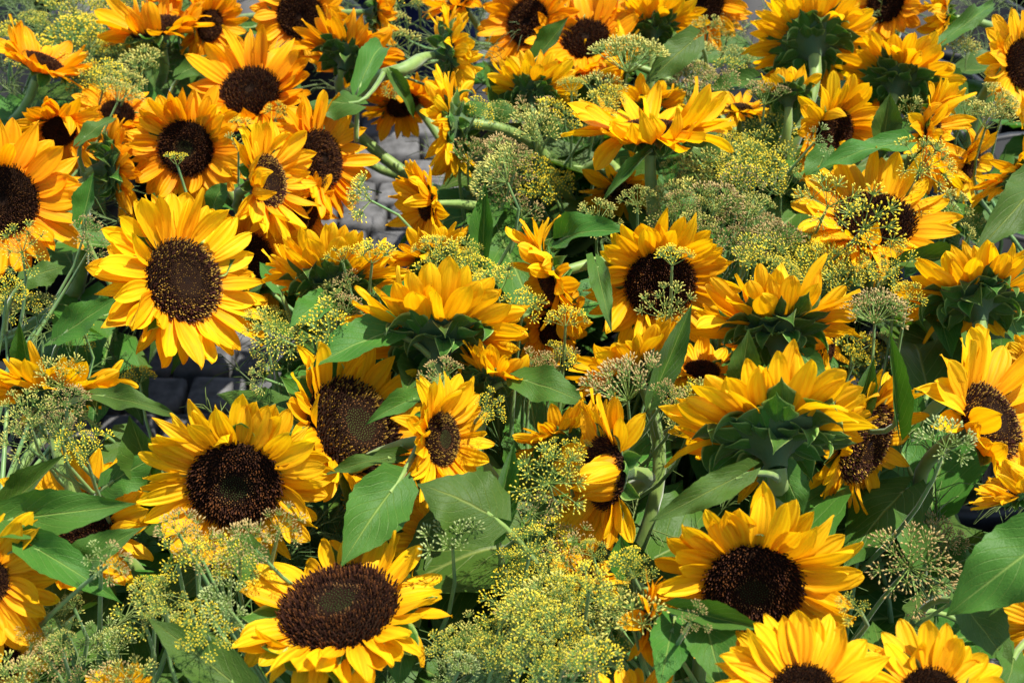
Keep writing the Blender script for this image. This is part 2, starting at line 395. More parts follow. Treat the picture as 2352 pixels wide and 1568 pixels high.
def lathe(pr, seg, mat, name):
    v, f = [], []
    for (q, z) in pr:
        for k in range(seg): v.append((q * math.cos(2 * math.pi * k / seg), q * math.sin(2 * math.pi * k / seg), z))
    for i in range(len(pr) - 1):
        for k in range(seg): f.append((i * seg + k, i * seg + (k + 1) % seg, (i + 1) * seg + (k + 1) % seg, (i + 1) * seg + k))
    return mesh(name, v, f, mat)
BH = .30
wall_m = {}
for nm, mt in (('black', BLACK), ('blue', BLUE)):
    wall_m[nm] = (lathe([(0, .004), (.105, .004), (.11, .01), (.135, BH - .02), (.135, BH), (.129, BH), (.104, .014), (0, .014)], 32, mt, 'bucket_wall'),
                  lathe([(.1355, BH - .028), (.144, BH - .026), (.145, BH), (.141, BH + .005), (.130, BH + .005), (.129, BH - .002)], 32, mt, 'bucket_rim'))
water_m = lathe([(0.0001, .15), (.118, .15)], 32, WATER, 'bucket_water')
BK = []
def bucket(x, y, col, label):
    rt, bi = root_at('flower_bucket', (x, y, 0)); tag(rt, label, 'bucket', 'buckets holding the cut flowers')
    M = Matrix.Translation((x, y, .022))
    put('wall', wall_m[col][0], M, rt, bi); put('rim', wall_m[col][1], M, rt, bi); put('water', water_m, M, rt, bi)
    BK.append(Vector((x, y, .04)))
def bucket_clear(x, y):
    for z in (.02, .12, .22, BH + .03):
        rad = .11 + .03 * z / BH
        for k in range(24):
            px, py = proj(Vector((x + rad * math.cos(k * .2618), y + rad * math.sin(k * .2618), z)))
            if in_gap(px, py, 0): return False
    return True
gy = .30; row = 0
while gy < 2.9:
    gx = -1.5 + (.155 if row % 2 else 0)
    while gx < 1.55:
        best = None
        for dx, dy in ((0, 0), (.03, 0), (-.03, 0), (0, .04), (0, -.04), (.05, .04), (-.05, .04), (.05, -.04), (-.05, -.04), (.09, 0), (-.09, 0)):
            X, Y = gx + dx, gy + dy
            if all((Vector((X, Y, .04)) - b).length > .292 for b in BK) and bucket_clear(X, Y): best = (X, Y); break
        if best and abs(best[0]) < .4 * (best[1] * .77 + .9) + .25: bucket(best[0], best[1], 'black', 'black plastic bucket standing on the cobbles, packed with flower stems')
        gx += .31
    gy += .27; row += 1
# a blue bucket in the far row
p, _ = at(962, -50, .28)
bb = [b for b in BK if (b - Vector((p.x, p.y, .04))).length < .29]
for o in [q for q in S.objects if q.type == 'EMPTY' and q.name.startswith('flower_bucket')]:
    if any((o.location - Vector((b.x, b.y, 0))).length < .01 for b in bb):
        for c in list(o.children): bpy.data.objects.remove(c)
        bpy.data.objects.remove(o)
BK = [b for b in BK if b not in bb]
bucket(p.x, p.y, 'blue', 'blue plastic bucket glimpsed between the flowers at the top of the picture')

# ------------------------------------------------------------------ sunflowers
FLOWERS = []
def sunflower(x, y, Rpx, alpha, beta, col, disc, label, cup=12, dz=0.0, rd=.44, n=34, seed=None, stem=None, folds=(), nb=None, messy=1.0, lv=2, thick=1.0, bel=0, droop=0.0, lenj=.09):
    r = random.Random(seed if seed is not None else int(x * 7 + y * 13))
    c, t = at(x, y, CANOPY + dz)
    RR = Rpx * K * t; nrm = gaze(alpha, beta); Rd = RR * rd
    rollaxis = UP - nrm * UP.dot(nrm)
    if rollaxis.length < .1: rollaxis = RIGHT.copy()
    Xh = rollaxis.normalized(); H = frame(Xh, nrm); H.translation = c
    neck = c - nrm * Rd * .80
    tgt = Vector((c.x - nrm.x * .1, c.y - nrm.y * .1, .04))
    def cost(b):
        g = b + Vector((0, 0, BH)); q = bez(neck, neck - nrm * .09, g + Vector((0, 0, .13)), g, 8)
        return (b - tgt).length + .12 * sum(in_gap(*proj(p_), 14) for p_ in q[1:])
    b0 = min(BK, key=cost)
    foot = b0 + Vector((r.uniform(-.06, .06), r.uniform(-.06, .06), 0))
    gate = b0 + Vector((r.uniform(-.08, .08), r.uniform(-.08, .08), BH + .02 - .04))
    if stem:      # a stem whose course the photograph shows
        via = [at(sx, sy, sz)[0] for sx, sy, sz in stem]
        ctl = [neck] + via + [gate, foot]; pts = []
        tan = [-nrm] + [(ctl[i + 1] - ctl[i - 1]).normalized() for i in range(1, len(ctl) - 1)] + [Vector((0, 0, -1))]
        for i in range(len(ctl) - 1):
            sl = (ctl[i + 1] - ctl[i]).length * .34
            pts += bez(ctl[i], ctl[i] + tan[i] * sl, ctl[i + 1] - tan[i + 1] * sl, ctl[i + 1], 5)[:-1]
        pts.append(foot)
    else:
        L1 = .07 + .05 * r.random()
        pts = bez(neck, neck - nrm * L1 + Vector((0, 0, -.01)), gate + Vector((0, 0, .13)), gate, 12) + [foot]
    m = len(pts); r0 = Rd * .205; r1 = max(.0065, RR * .085) * thick
    rads = [r0 + (r1 - r0) * min(1, i / 2.5) for i in range(m)]
    rt, bi = root_at('sunflower', foot); tag(rt, label, 'sunflower', 'cut sunflowers crowded in buckets')
    v, f = tube(pts, rads, 8); put('stem', mesh('stem', v, f, STEM), Matrix.Identity(4), rt, bi)
    Ms = H @ Matrix.Scale(Rd, 4)
    put('receptacle', CM, Ms, rt, bi)
    dsc = put('disc', DM, Ms, rt, bi)
    fl = put('florets', FM[disc], Matrix.Rotation(r.uniform(0, 6), 4, 'Z'), dsc); fl['kind'] = 'stuff'
    # petals: two rings
    L = RR - Rd * .84; n = round(n * 1.5)
    for i in range(n):
        outer = i % 2 == 1
        phi = (i + r.uniform(-.38, .38)) * 2 * math.pi / n
        el = cup + (-9 if outer else 7) + r.gauss(0, 8 * messy)
        # gravity lets petals that hang low droop a little
        dirw = H.to_3x3() @ Vector((math.cos(phi), math.sin(phi), 0))
        el -= droop * max(0, dirw.z)
        k = r.randrange(14)
        if r.random() < .04 * messy: k = r.choice((14, 15, 9, 8))
        ln = L * (1 + r.gauss(0, lenj)) * (1.0 if outer else .95) / (max(.78, math.cos(R(min(abs(el), 50)))) if alpha < 90 else 1.0)
        for (fa, fe, fw) in folds:
            d = (math.degrees(phi) - fa + 180) % 360 - 180
            if abs(d) < fw: el = fe + r.uniform(-14, 14); k = r.choice((5, 7, 9, 14)); ln *= .92
        wd = (.55 * L + .27 * RR) * r.uniform(.95, 1.3) * (42 / n) ** .5
        M = H @ Matrix.Rotation(phi, 4, 'Z') @ Matrix.Translation((Rd * .90, 0, -Rd * (.10 if outer else .0))) @ Matrix.Rotation(-R(el), 4, 'Y') @ \
            Matrix.Rotation(R(r.gauss(0, 13 * messy)), 4, 'X') @ Matrix.Rotation(R(r.gauss(0, 5 * messy)), 4, 'Z') @ Matrix.Diagonal((ln, wd, ln, 1))
        put('petal', PM[col][k], M, rt, bi)
    # bracts: three whorls round the back
    nb = nb if nb is not None else (44 if alpha > 75 else 14)
    for i in range(nb):
        w = min(3, int(i * 4 / nb)) if nb > 16 else 0
        phi = i * 2.399963 + r.uniform(-.15, .15)
        ri, zi, el = ((1.0, -.12, cup * .6 + 4), (.88, -.21, cup * .5 - 12), (.70, -.28, cup * .3 - 18), (.50, -.36, -26))[w]
        if alpha < 75: el -= 20
        el += bel
        el += r.gauss(0, 12); bl = Rd * r.uniform(.75, 1.1) * (1, .92, .85, .72)[w] * (1 if alpha > 75 else .8)
        k = r.randrange(8)
        M = H @ Matrix.Rotation(phi, 4, 'Z') @ Matrix.Translation((Rd * (ri - .05), 0, Rd * zi)) @ Matrix.Rotation(-R(el), 4, 'Y') @ \
            Matrix.Rotation(R(r.gauss(0, 10)), 4, 'X') @ Matrix.Diagonal((bl, bl * r.uniform(.62, .85), bl, 1))
        # the hollow of a bract looks inward
        put('bract', BM[k], M, rt, bi)
    FLOWERS.append(dict(root=rt, bi=bi, pts=pts, c=c, R=RR, px=(x, y, Rpx), n=nrm, r=r, lv=lv))
    return rt

def add_leaf(F, base, tip, width, k, zup, petiole=True, label=None, roll=0.0):
    d = tip - base
    M = frame(d, zup) @ Matrix.Rotation(R(roll), 4, 'X'); M.translation = base
    L = d.length * [1.02, 1.05, 1.02, 1.12, 1.03, 1.04, 1.22, 1.02][k]
    # a bent blade sags: aim it so that base and tip stay put
    M = M @ Matrix.Rotation(R([5, 12, -3, 18, -8, 9, 27, 2][k]) * -1, 4, 'Y')
    M = M @ Matrix.Diagonal((L, width, L, 1))
    o = put('leaf', LM[k], M, F['root'], F['bi'])
    if label: o['label'] = label
    if petiole:
        s = min(F['pts'], key=lambda p: (p - (base + Vector((0, 0, -.03)) - d.normalized() * .02)).length)
        if (s - base).length > .003:
            dn = d.normalized(); h = (s - base).length
            if (s - base).dot(dn) > 0: s = base - dn * .035 + Vector((0, 0, -.06)); h = .07
            if h > .09: s = base.lerp(s, .09 / h) + Vector((0, 0, -.05)); h = .1
            q = bez(base + dn * .006, base - dn * h * .3 + Vector((0, 0, -.004)), s + Vector((0, 0, h * .15)), s, 7)
            v, f = tube(q, [.0022 + .0012 * i / 7 for i in range(8)], 5)
            put('leaf_stalk', mesh('leaf_stalk', v, f, STEM), Matrix.Identity(4), F['root'], F['bi'])
    return o

#  x, y, outer radius (2352-wide photograph), turn from viewer, side it turns to, petals, disc, label, extras
BACK = dict(cup=34, rd=.40, n=36)
FL = [
 (420, 646, 203, 49, 12, 'y', 'gold', 'large golden sunflower with speckled oval brown disc above the cobble gap at left', dict(cup=10, n=38, rd=.47, dz=.045, droop=4, stem=[(300, 700, .50), (260, 760, .40)])),
 (540, 1110, 212, 22, -75, 'y', 'young', 'large face-on sunflower with dark green-centred disc, left of the open yellow fennel', dict(cup=8, n=40, rd=.485, dz=.02)),
 (780, 1400, 240, 60, 97, 'y', 'young', 'upturned sunflower with wide oval disc and small green eye at the lower centre', dict(cup=8, rd=.55, n=36, dz=.02, droop=6)),
 (1730, 1345, 232, 25, -100, 'm', 'young', 'big sunflower at lower right with narrow green bract poking over its dark disc', dict(cup=14, rd=.475, n=36, dz=.015)),
 (812, 985, 208, 53, 33, 'm', 'green', 'sunflower half hidden by leaves, gold-rimmed disc with green eye tilted away', dict(cup=32, rd=.58, n=30, dz=-.01)),
 (1012, 1008, 150, 57, 4, 'y', 'green', 'narrow side-turned sunflower behind the heart-shaped leaf at the centre', dict(cup=20, rd=.41, dz=.035)),
 (1515, 650, 168, 27, -85, 'y', 'dark', 'sunflower with dark brown disc crossed by green fennel seed heads, right of centre', dict(cup=18, rd=.47, n=38, dz=.0)),
 (2010, 508, 182, 46, 92, 'm', 'dark', 'sunflower with almost black disc overlaid by a starry fennel umbel at upper right', dict(cup=16, rd=.48, n=36, dz=0)),
 (1912, 308, 128, 40, -32, 'm', 'dark', 'smaller sunflower with petals folded over the lower right of its dark disc', dict(cup=22, rd=.44, n=30, dz=0, folds=((225, 90, 22),))),
 (2352, 150, 128, 25, 0, 'm', 'dark', 'round dark-eyed sunflower cut by the right edge near the top corner', dict(cup=6, rd=.44, n=32, dz=.03)),
 (428, 340, 134, 14, -90, 'o', 'young', 'orange face-on sunflower with round disc, just above the large speckled one', dict(cup=8, rd=.46, n=34, dz=.0)),
 (2, 460, 184, 20, 0, 'o', 'dark', 'big orange sunflower with dark disc at the left edge, upper part', dict(cup=8, rd=.43, n=34, dz=.02)),
 (-40, 1335, 172, 15, 0, 'y', 'dark', 'sunflower cut by the left edge in the lower part, petals pointing right', dict(cup=8, rd=.33, n=34, dz=.03)),
 (614, 416, 140, 62, 6, 'm', 'gold', 'sunflower turned to the right with curled petals over a narrow speckled disc', dict(cup=12, rd=.42, n=34, dz=.03, folds=((95, 42, 26),), messy=1.2)),
 (735, 365, 142, 57, 5, 'o', 'dark', 'orange sunflower turned right beside the curved thick stem', dict(cup=10, rd=.45, n=36, dz=.0)),
 (576, 212, 140, 26, 90, 'o', 'dark', 'orange sunflower with broad dark disc partly covered from below by others, upper left', dict(cup=26, rd=.47, n=30, dz=-.01, messy=1.3)),
 (690, 36, 112, 14, -45, 'o', 'dark', 'orange sunflower with round dark disc touching the top edge left of centre', dict(cup=6, rd=.46, n=32, dz=.0)),
 (358, 66, 128, 60, 100, 'o', 'dark', 'orange upturned sunflower with petals curled over its disc near the top left', dict(cup=18, rd=.46, n=26, dz=0, messy=1.5, folds=((180, 75, 30),))),
 (95, 148, 112, 68, 62, 'o', 'dark', 'orange sunflower seen from the side in the top left corner', dict(cup=28, rd=.42, n=26, dz=0)),
 (135, 300, 100, 45, -60, 'o', 'dark', 'small orange sunflower with petals folded over its disc, above the big left-edge one', dict(cup=34, rd=.38, n=26, dz=0, messy=1.4)),
 (258, 385, 122, 118, 12, 'o', 'dark', 'sunflower seen from behind with dark green cup, left of the orange face-on one', dict(cup=24, rd=.44, n=30, dz=-.03, stem=[(188, 520, .52), (158, 690, .43)], thick=1.4)),
 (572, 592, 128, 35, 0, 'o', 'dark', 'shaded orange sunflower peeping out behind the large speckled one', dict(cup=10, rd=.42, n=32, dz=-.05)),
 (700, 490, 96, 60, -20, 'o', 'dark', 'low orange sunflower, only its lower petals showing under the turned pair', dict(cup=10, rd=.4, n=26, dz=-.04, messy=1.3)),
 (765, 645, 168, 112, 92, 'y', 'gold', 'yellow sunflower seen from behind with green cup, right of the large speckled one', dict(cup=27, rd=.42, n=38, dz=.01)),
 (1005, 768, 218, 116, 88, 'm', 'gold', 'widest sunflower seen from behind at the centre, leaf stalk arching at its left', dict(cup=19, rd=.44, n=38, dz=.03)),
 (1140, 868, 118, 98, 68, 'y', 'gold', 'small half-open sunflower seen from the side below the widest back-turned one', dict(cup=38, rd=.36, n=26, dz=.01)),
 (1262, 640, 150, 84, 205, 'm', 'dark', 'sunflower facing left with drooping near petals and a green cup at its right', dict(cup=6, rd=.40, n=32, dz=.02, messy=1.4)),
 (988, 590, 108, 98, 110, 'm', 'gold', 'sunflower hidden behind the dense yellow fennel below the cobble gap', dict(cup=30, rd=.4, n=28, dz=0)),
 (980, 470, 108, 62, 190, 'm', 'dark', 'small sunflower with pointed petals reaching left over the cobbles', dict(cup=18, rd=.33, n=24, dz=-.02)),
 (1042, 288, 132, 104, 182, 'y', 'gold', 'sunflower facing away to the left with tiered green cup right of the upper cobbles', dict(cup=14, rd=.44, n=34, dz=.01)),
 (1032, 120, 108, 106, 14, 'y', 'gold', 'sunflower facing right on a thick hairy arching stem, top centre', dict(cup=24, rd=.42, n=32, dz=.04, stem=[(925, 160, .655), (862, 180, .64), (820, 235, .59), (800, 290, .50)], thick=1.25)),
 (1215, 52, 116, 28, 180, 'o', 'dark', 'orange sunflower with round dark disc at the top, right of the arching stem', dict(cup=8, rd=.44, n=32, dz=0)),
 (1220, 208, 112, 114, 90, 'y', 'gold', 'sunflower seen from behind below the orange one at the top centre', dict(cup=27, rd=.40, n=30, dz=.02)),
 (1345, 92, 132, 30, 92, 'o', 'dark', 'sunflower with a brown withered disc between two others at the top', dict(cup=20, rd=.43, n=28, dz=-.01)),
 (1432, 148, 96, 92, 172, 'y', 'gold', 'side-turned yellow sunflower facing left beside the broad folded leaf at the top', dict(cup=16, rd=.36, n=26, dz=.0)),
 (1500, 62, 118, 108, 90, 'y', 'gold', 'sunflower seen from behind under a flat fennel umbel at the top', dict(cup=23, rd=.38, n=30, dz=-.01)),
 (1612, 8, 110, 22, 200, 'o', 'dark', 'orange sunflower with dark disc cut by the top edge right of centre', dict(cup=10, rd=.45, n=28, dz=0)),
 (1862, 98, 152, 132, 90, 'm', 'gold', 'large sunflower seen from behind with spread petals all round at the upper right', dict(cup=12, rd=.46, n=40, dz=.02)),
 (1808, 215, 86, 104, 92, 'y', 'gold', 'small half-open sunflower with sparse upright petals and green cup', dict(cup=55, rd=.50, n=16, dz=.03)),
 (2068, 186, 140, 116, 62, 'm', 'gold', 'sunflower seen from behind leaning right, near the upper right', dict(cup=16, rd=.44, n=36, dz=.0)),
 (2138, 312, 132, 60, -8, 'y', 'gold', 'ragged sunflower turned right with fennel seeds over its narrow disc', dict(cup=18, rd=.38, n=30, dz=.02, messy=1.4)),
 (2350, 392, 118, 108, 118, 'm', 'gold', 'sunflower seen from behind at the right edge above the holed leaf', dict(cup=15, rd=.40, n=28, dz=.02)),
 (2035, 8, 104, 42, 180, 'o', 'dark', 'orange sunflower at the top edge behind the large back-turned one', dict(cup=16, rd=.42, n=26, dz=0)),
 (2168, 42, 90, 98, 180, 'y', 'gold', 'narrow sunflower facing left at the top right beside a curled leaf', dict(cup=24, rd=.36, n=24, dz=0)),
 (2240, 682, 178, 118, 90, 'm', 'gold', 'back-turned sunflower near the right edge with dark green cup and leaves under it', dict(cup=19, rd=.45, n=38, dz=.01)),
 (1782, 752, 198, 113, 90, 'm', 'gold', 'back-turned sunflower right of centre with curling bracts above a pointed leaf', dict(cup=21, rd=.42, n=36, dz=.02)),
 (1772, 992, 246, 121, 92, 'm', 'gold', 'largest back-turned sunflower on a thick pale upright stem at lower right', dict(cup=20, rd=.46, n=36, dz=.05, stem=[(1778, 1140, .555), (1785, 1260, .46)], thick=1.3)),
 (1985, 1015, 180, 50, -30, 'm', 'gold', 'sunflower turned lower right, half covered by the largest back-turned one', dict(cup=6, rd=.52, n=32, dz=-.03, droop=4)),
 (2272, 968, 200, 44, 38, 'y', 'gold', 'sunflower with tall upper petals and tilted disc near the right edge', dict(cup=30, rd=.46, n=26, dz=.0)),
 (2345, 1125, 122, 96, 128, 'm', 'gold', 'sunflower pointing up and left at the right edge below the tilted disc', dict(cup=34, rd=.36, n=26, dz=.04)),
 (1392, 1085, 180, 64, 178, 'm', 'dark', 'sunflower facing left, its near petals hanging over the dark disc, centre right', dict(cup=14, rd=.44, n=32, dz=.03, folds=((270, 88, 40),), messy=1.3)),
 (1290, 1010, 124, 112, 108, 'm', 'gold', 'sunflower seen from behind left of the one facing left', dict(cup=21, rd=.40, n=30, dz=-.01)),
 (1452, 842, 158, 96, 118, 'y', 'gold', 'side-turned sunflower with long petals behind the flat brown fennel umbel', dict(cup=34, rd=.34, n=28, dz=.01)),
 (128, 905, 168, 106, 92, 'y', 'gold', 'side-turned sunflower under fennel seed heads at the left edge', dict(cup=21, rd=.38, n=34, dz=.03)),
 (185, 1210, 172, 28, 92, 'm', 'dark', 'shaded sunflower almost hidden by two broad leaves at the lower left', dict(cup=26, rd=.44, n=26, dz=-.05)),
 (1850, 1610, 205, 28, 90, 'y', 'young', 'sunflower cut by the bottom edge, fan of upper petals, right of the centre', dict(cup=14, rd=.40, n=34, dz=.04)),
 (2140, 1608, 172, 26, 88, 'y', 'young', 'sunflower at the bottom edge near the lower right corner', dict(cup=10, rd=.42, n=28, dz=.03)),
 (2412, 1445, 112, 30, 180, 'y', 'dark', 'sunflower at the right edge, just a few petals showing in the lower corner', dict(cup=10, rd=.4, n=28, dz=.0)),
 (1490, 1425, 120, 96, 178, 'o', 'dark', 'small wilted orange sunflower lying on its side with a thick green stem', dict(cup=0, rd=.32, n=14, dz=.01, messy=1.8, stem=[(1560, 1418, .59), (1620, 1420, .55)])),
 (1452, 1640, 135, 70, 100, 'y', 'gold', 'sunflower at the bottom edge left of the long split leaf', dict(cup=20, rd=.36, n=26, dz=-.0)),
 (1020, 1245, 128, 35, 90, 'm', 'dark', 'shaded sunflower under the heart-shaped leaf at the centre', dict(cup=10, rd=.44, n=30, dz=-.07)),
 (890, 1165, 104, 60, -90, 'm', 'dark', 'hidden sunflower with a few petals showing between two broad leaves', dict(cup=10, rd=.36, n=26, dz=-.07)),
 (925, 240, 92, 62, -70, 'o', 'dark', 'low orange sunflower in shade under the arching stem', dict(cup=12, rd=.4, n=28, dz=-.08)),
 (800, 128, 128, 113, 72, 'o', 'dark', 'orange sunflower seen from behind with green cup above the arching stem', dict(cup=21, rd=.42, n=30, dz=0, stem=[(785, 225, .52), (765, 330, .40)])),
 (868, 30, 92, 100, 0, 'o', 'dark', 'orange sunflower facing right at the top edge', dict(cup=20, rd=.38, n=30, dz=0)),
 (480, 58, 96, 62, -25, 'o', 'dark', 'orange sunflower with drooping petals between two others near the top left', dict(cup=14, rd=.38, n=28, dz=-.02, messy=1.3)),
 (400, -12, 96, 60, 90, 'o', 'dark', 'orange sunflower at the top edge, only lower petals in view', dict(cup=18, rd=.4, n=28, dz=0)),
 (1060, 0, 88, 60, 120, 'o', 'dark', 'orange sunflower at the top edge right of the blue bucket', dict(cup=18, rd=.4, n=28, dz=0)),
 (1700, 250, 66, 60, 90, 'y', 'gold', 'small bright sunflower mostly buried in yellow fennel, upper right', dict(cup=10, rd=.4, n=26, dz=-.02)),
 (1425, 440, 90, 60, -90, 'y', 'gold', 'sunflower buried deep under the green seed heads, scraps of yellow showing', dict(cup=10, rd=.4, n=26, dz=-.06)),
 (1485, 252, 98, 108, 88, 'm', 'gold', 'sunflower seen from behind just above the flat-opened side view', dict(cup=25, rd=.40, n=28, dz=-.01)),
 (1495, 300, 192, 73, 90, 'y', 'dark', 'sunflower seen edge-on like a flat bowl with hanging bracts below, upper middle', dict(cup=14, rd=.34, n=34, dz=.05, folds=((180, -12, 40),), messy=1.2, nb=34, bel=-30)),
 (1612, 852, 96, 60, 90, 'm', 'dark', 'deep-lying sunflower between the long twisted leaf and a back-turned flower', dict(cup=12, rd=.4, n=26, dz=-.05)),
 (1900, 790, 88, 60, 0, 'y', 'dark', 'sunflower behind a back-turned head, two petals pointing right', dict(cup=8, rd=.4, n=24, dz=-.04)),
 (2225, 380, 96, 60, -30, 'y', 'dark', 'low yellow sunflower behind the ragged turned one', dict(cup=8, rd=.4, n=26, dz=-.03)),
 (2378, 840, 76, 40, 180, 'y', 'dark', 'sunflower cut by the right edge, one petal showing', dict(cup=8, rd=.4, n=24, dz=0)),
 (10, 1520, 92, 30, 0, 'm', 'dark', 'sunflower petals at the lower left corner edge', dict(cup=8, rd=.4, n=26, dz=-.04)),
 (262, 1612, 96, 40, 90, 'm', 'dark', 'sunflower at the bottom edge under fennel, petal tips showing', dict(cup=10, rd=.4, n=26, dz=-.02)),
 (1268, 745, 104, 50, -20, 'o', 'dark', 'shaded sunflower beneath the one facing left, disc partly visible', dict(cup=8, rd=.45, n=28, dz=-.05)),
 (1340, 1320, 96, 80, 60, 'm', 'gold', 'sunflower swamped by fennel at the lower centre', dict(cup=20, rd=.38, n=24, dz=-.02)),
 (1900, 60, 90, 60, 60, 'o', 'dark', 'orange sunflower behind the large back-turned head at the top', dict(cup=18, rd=.4, n=24, dz=-.04)),
 (270, 262, 92, 40, 60, 'o', 'dark', 'orange sunflower petals behind the small folded one, left', dict(cup=14, rd=.4, n=26, dz=-.03)),
 (1300, 160, 84, 60, 90, 'm', 'gold', 'sunflower behind the back-turned one, petals over fennel, top centre', dict(cup=20, rd=.4, n=24, dz=-.03)),
 (2280, 640, 10, 60, 90, 'm', 'gold', '', dict()),
]
for a in FL:
    if a[7]: sunflower(*a[:8], **a[8])

# ------------------------------------------------------------------ the leaves one can see: base, tip, width in photograph pixels, height offsets, variant, upward share
LV = [
 (893, 762, 705, 838, 112, .05, .05, 0, .5), (748, 690, 668, 745, 80, .02, .03, 1, .5), (960, 845, 925, 905, 90, .0, .02, 2, .4),
 (1132, 1185, 972, 1098, 185, .06, .085, 5, .3), (905, 1118, 775, 1290, 150, .045, .03, 0, .4), (1200, 872, 1345, 925, 92, .03, .03, 1, .5),
 (1505, 900, 1590, 700, 62, .02, .08, 2, .2), (1698, 880, 1726, 758, 82, .05, .10, 0, .2), (1702, 1090, 1500, 1192, 74, .075, .065, 1, .4),
 (1800, 1078, 1838, 1185, 88, .04, .01, 5, .2), (2410, 395, 2245, 575, 118, .08, .06, 1, .4), (2420, 1225, 2178, 1405, 175, .10, .05, 1, .4),
 (2215, 1390, 2320, 1540, 120, .02, .0, 0, .4), (15, 1192, 308, 1165, 112, .06, .06, 0, .45), (8, 1168, 150, 1045, 60, .03, .06, 2, .2),
 (182, 1300, 318, 1212, 92, .03, .06, 3, .4), (78, 1255, 268, 1372, 92, .05, .02, 3, .5), (545, 1575, 347, 1412, 118, .04, .07, 0, .4),
 (228, 908, 405, 955, 56, .06, .06, 1, .5), (345, 1095, 300, 955, 100, .0, .05, 2, .3), (250, 1110, 365, 1050, 96, .0, .02, 5, .4),
 (1370, 608, 1402, 752, 50, .04, .03, 1, .2), (1298, 545, 1440, 528, 88, .02, .05, 3, .4), (1108, 592, 1116, 418, 56, -.02, .05, 2, .2),
 (1590, 95, 1485, 190, 78, .05, .02, 1, .3), (1238, 125, 1306, 42, 52, .03, .07, 2, .2), (1085, 247, 1196, 262, 56, .02, .02, 5, .5),
 (1152, 245, 1128, 160, 52, .0, .04, 2, .2), (1592, 338, 1692, 386, 44, .04, .02, 1, .4), (1478, 358, 1385, 462, 26, .05, .02, 3, .2),
 (2030, 322, 2046, 214, 70, .02, .07, 2, .2), (2062, 330, 1872, 388, 62, .05, .04, 1, .5), (1895, 352, 1855, 442, 70, .03, .0, 0, .4),
 (1725, 182, 1618, 208, 52, .02, .0, 0, .4), (812, 238, 690, 236, 78, .05, .04, 5, .4), (830, 188, 876, 112, 60, .06, .06, 6, .4),
 (905, 180, 952, 272, 36, .05, .0, 3, .2), (190, 502, 216, 398, 52, .01, .05, 2, .2), (188, 322, 266, 270, 46, .02, .03, 1, .4),
 (62, 835, 46, 738, 48, .0, .05, 2, .2), (148, 765, 272, 688, 80, -.03, .0, 0, .4), (60, 640, 150, 615, 66, .0, .0, 5, .4),
 (1545, 1440, 1508, 1580, 100, .03, .03, 0, .35), (1622, 1428, 1655, 1585, 120, .04, .03, 0, .35), (1570, 1400, 1762, 1448, 62, .045, .05, 2, .4),
 (1440, 1312, 1428, 1228, 80, .0, .03, 2, .2), (1140, 1205, 1182, 1015, 62, .02, .08, 2, .2), (640, 932, 500, 898, 72, .0, -.01, 5, .4),
 (960, 912, 848, 970, 50, .06, .06, 3, .3), (905, 1048, 745, 1088, 42, .02, .02, 1, .3), (2180, 85, 2290, 5, 42, .05, .05, 1, .4),
 (2085, 600, 2232, 585, 60, .02, .02, 2, .4), (2062, 962, 2044, 760, 46, .03, .10, 2, .15), (1970, 955, 2008, 822, 56, .0, .05, 2, .2),
 (2120, 1280, 2060, 1165, 90, -.08, -.05, 0, .4), (490, 474, 514, 424, 52, .0, .02, 6, .4), (418, 168, 502, 130, 48, .0, .01, 1, .4),
 (345, 118, 352, 206, 46, -.02, -.05, 0, .3), (1120, 900, 1090, 1000, 70, -.03, -.04, 0, .4), (560, 1260, 640, 1420, 90, -.02, -.03, 0, .4),
 (290, 1000, 250, 1120, 84, -.03, -.04, 0, .4), (1250, 1180, 1190, 1290, 80, -.04, -.05, 1, .4), (2120, 1400, 2050, 1500, 90, -.05, -.03, 1, .4),
 (1660, 1230, 1560, 1290, 80, -.06, -.06, 0, .4), (2330, 1500, 2300, 1600, 90, .0, .0, 1, .4), (930, 1480, 910, 1580, 70, .0, -.02, 0, .3),
 (640, 660, 600, 600, 50, -.03, -.02, 0, .4), (1150, 470, 1080, 560, 60, -.04, -.04, 1, .4), (2300, 700, 2350, 800, 100, -.02, -.03, 1, .4),
 (2150, 700, 2180, 820, 90, -.03, -.04, 0, .4), (2230, 780, 2260, 860, 70, .0, -.01, 2, .3), (1000, 830, 960, 900, 60, .02, .0, 3, .3),
 (1850, 820, 1900, 900, 50, .02, .0, 3, .3), (1640, 640, 1600, 560, 50, -.03, -.02, 0, .4), (2200, 480, 2260, 560, 70, -.04, -.04, 1, .4),
]
rl = random.Random(77)
for (bx, by, tx, ty, w, z0, z1, k, upw) in LV:
    b, tb = at(bx, by, CANOPY + z0); t, tt = at(tx, ty, CANOPY + z1)
    best, bd = None, 9
    for F in FLOWERS:
        for p in F['pts'][1:9]:
            d = (p - b).length + (.04 if p.z > b.z else 0)
            if d < bd: best, bd = F, d
    width = w * K * (tb + tt) / 2 * .98
    zup = (Vector((0, 0, 1)) * upw + TOCAM * (1 - upw)).normalized()
    add_leaf(best, b, t, width, k, zup, roll=rl.uniform(-12, 12))

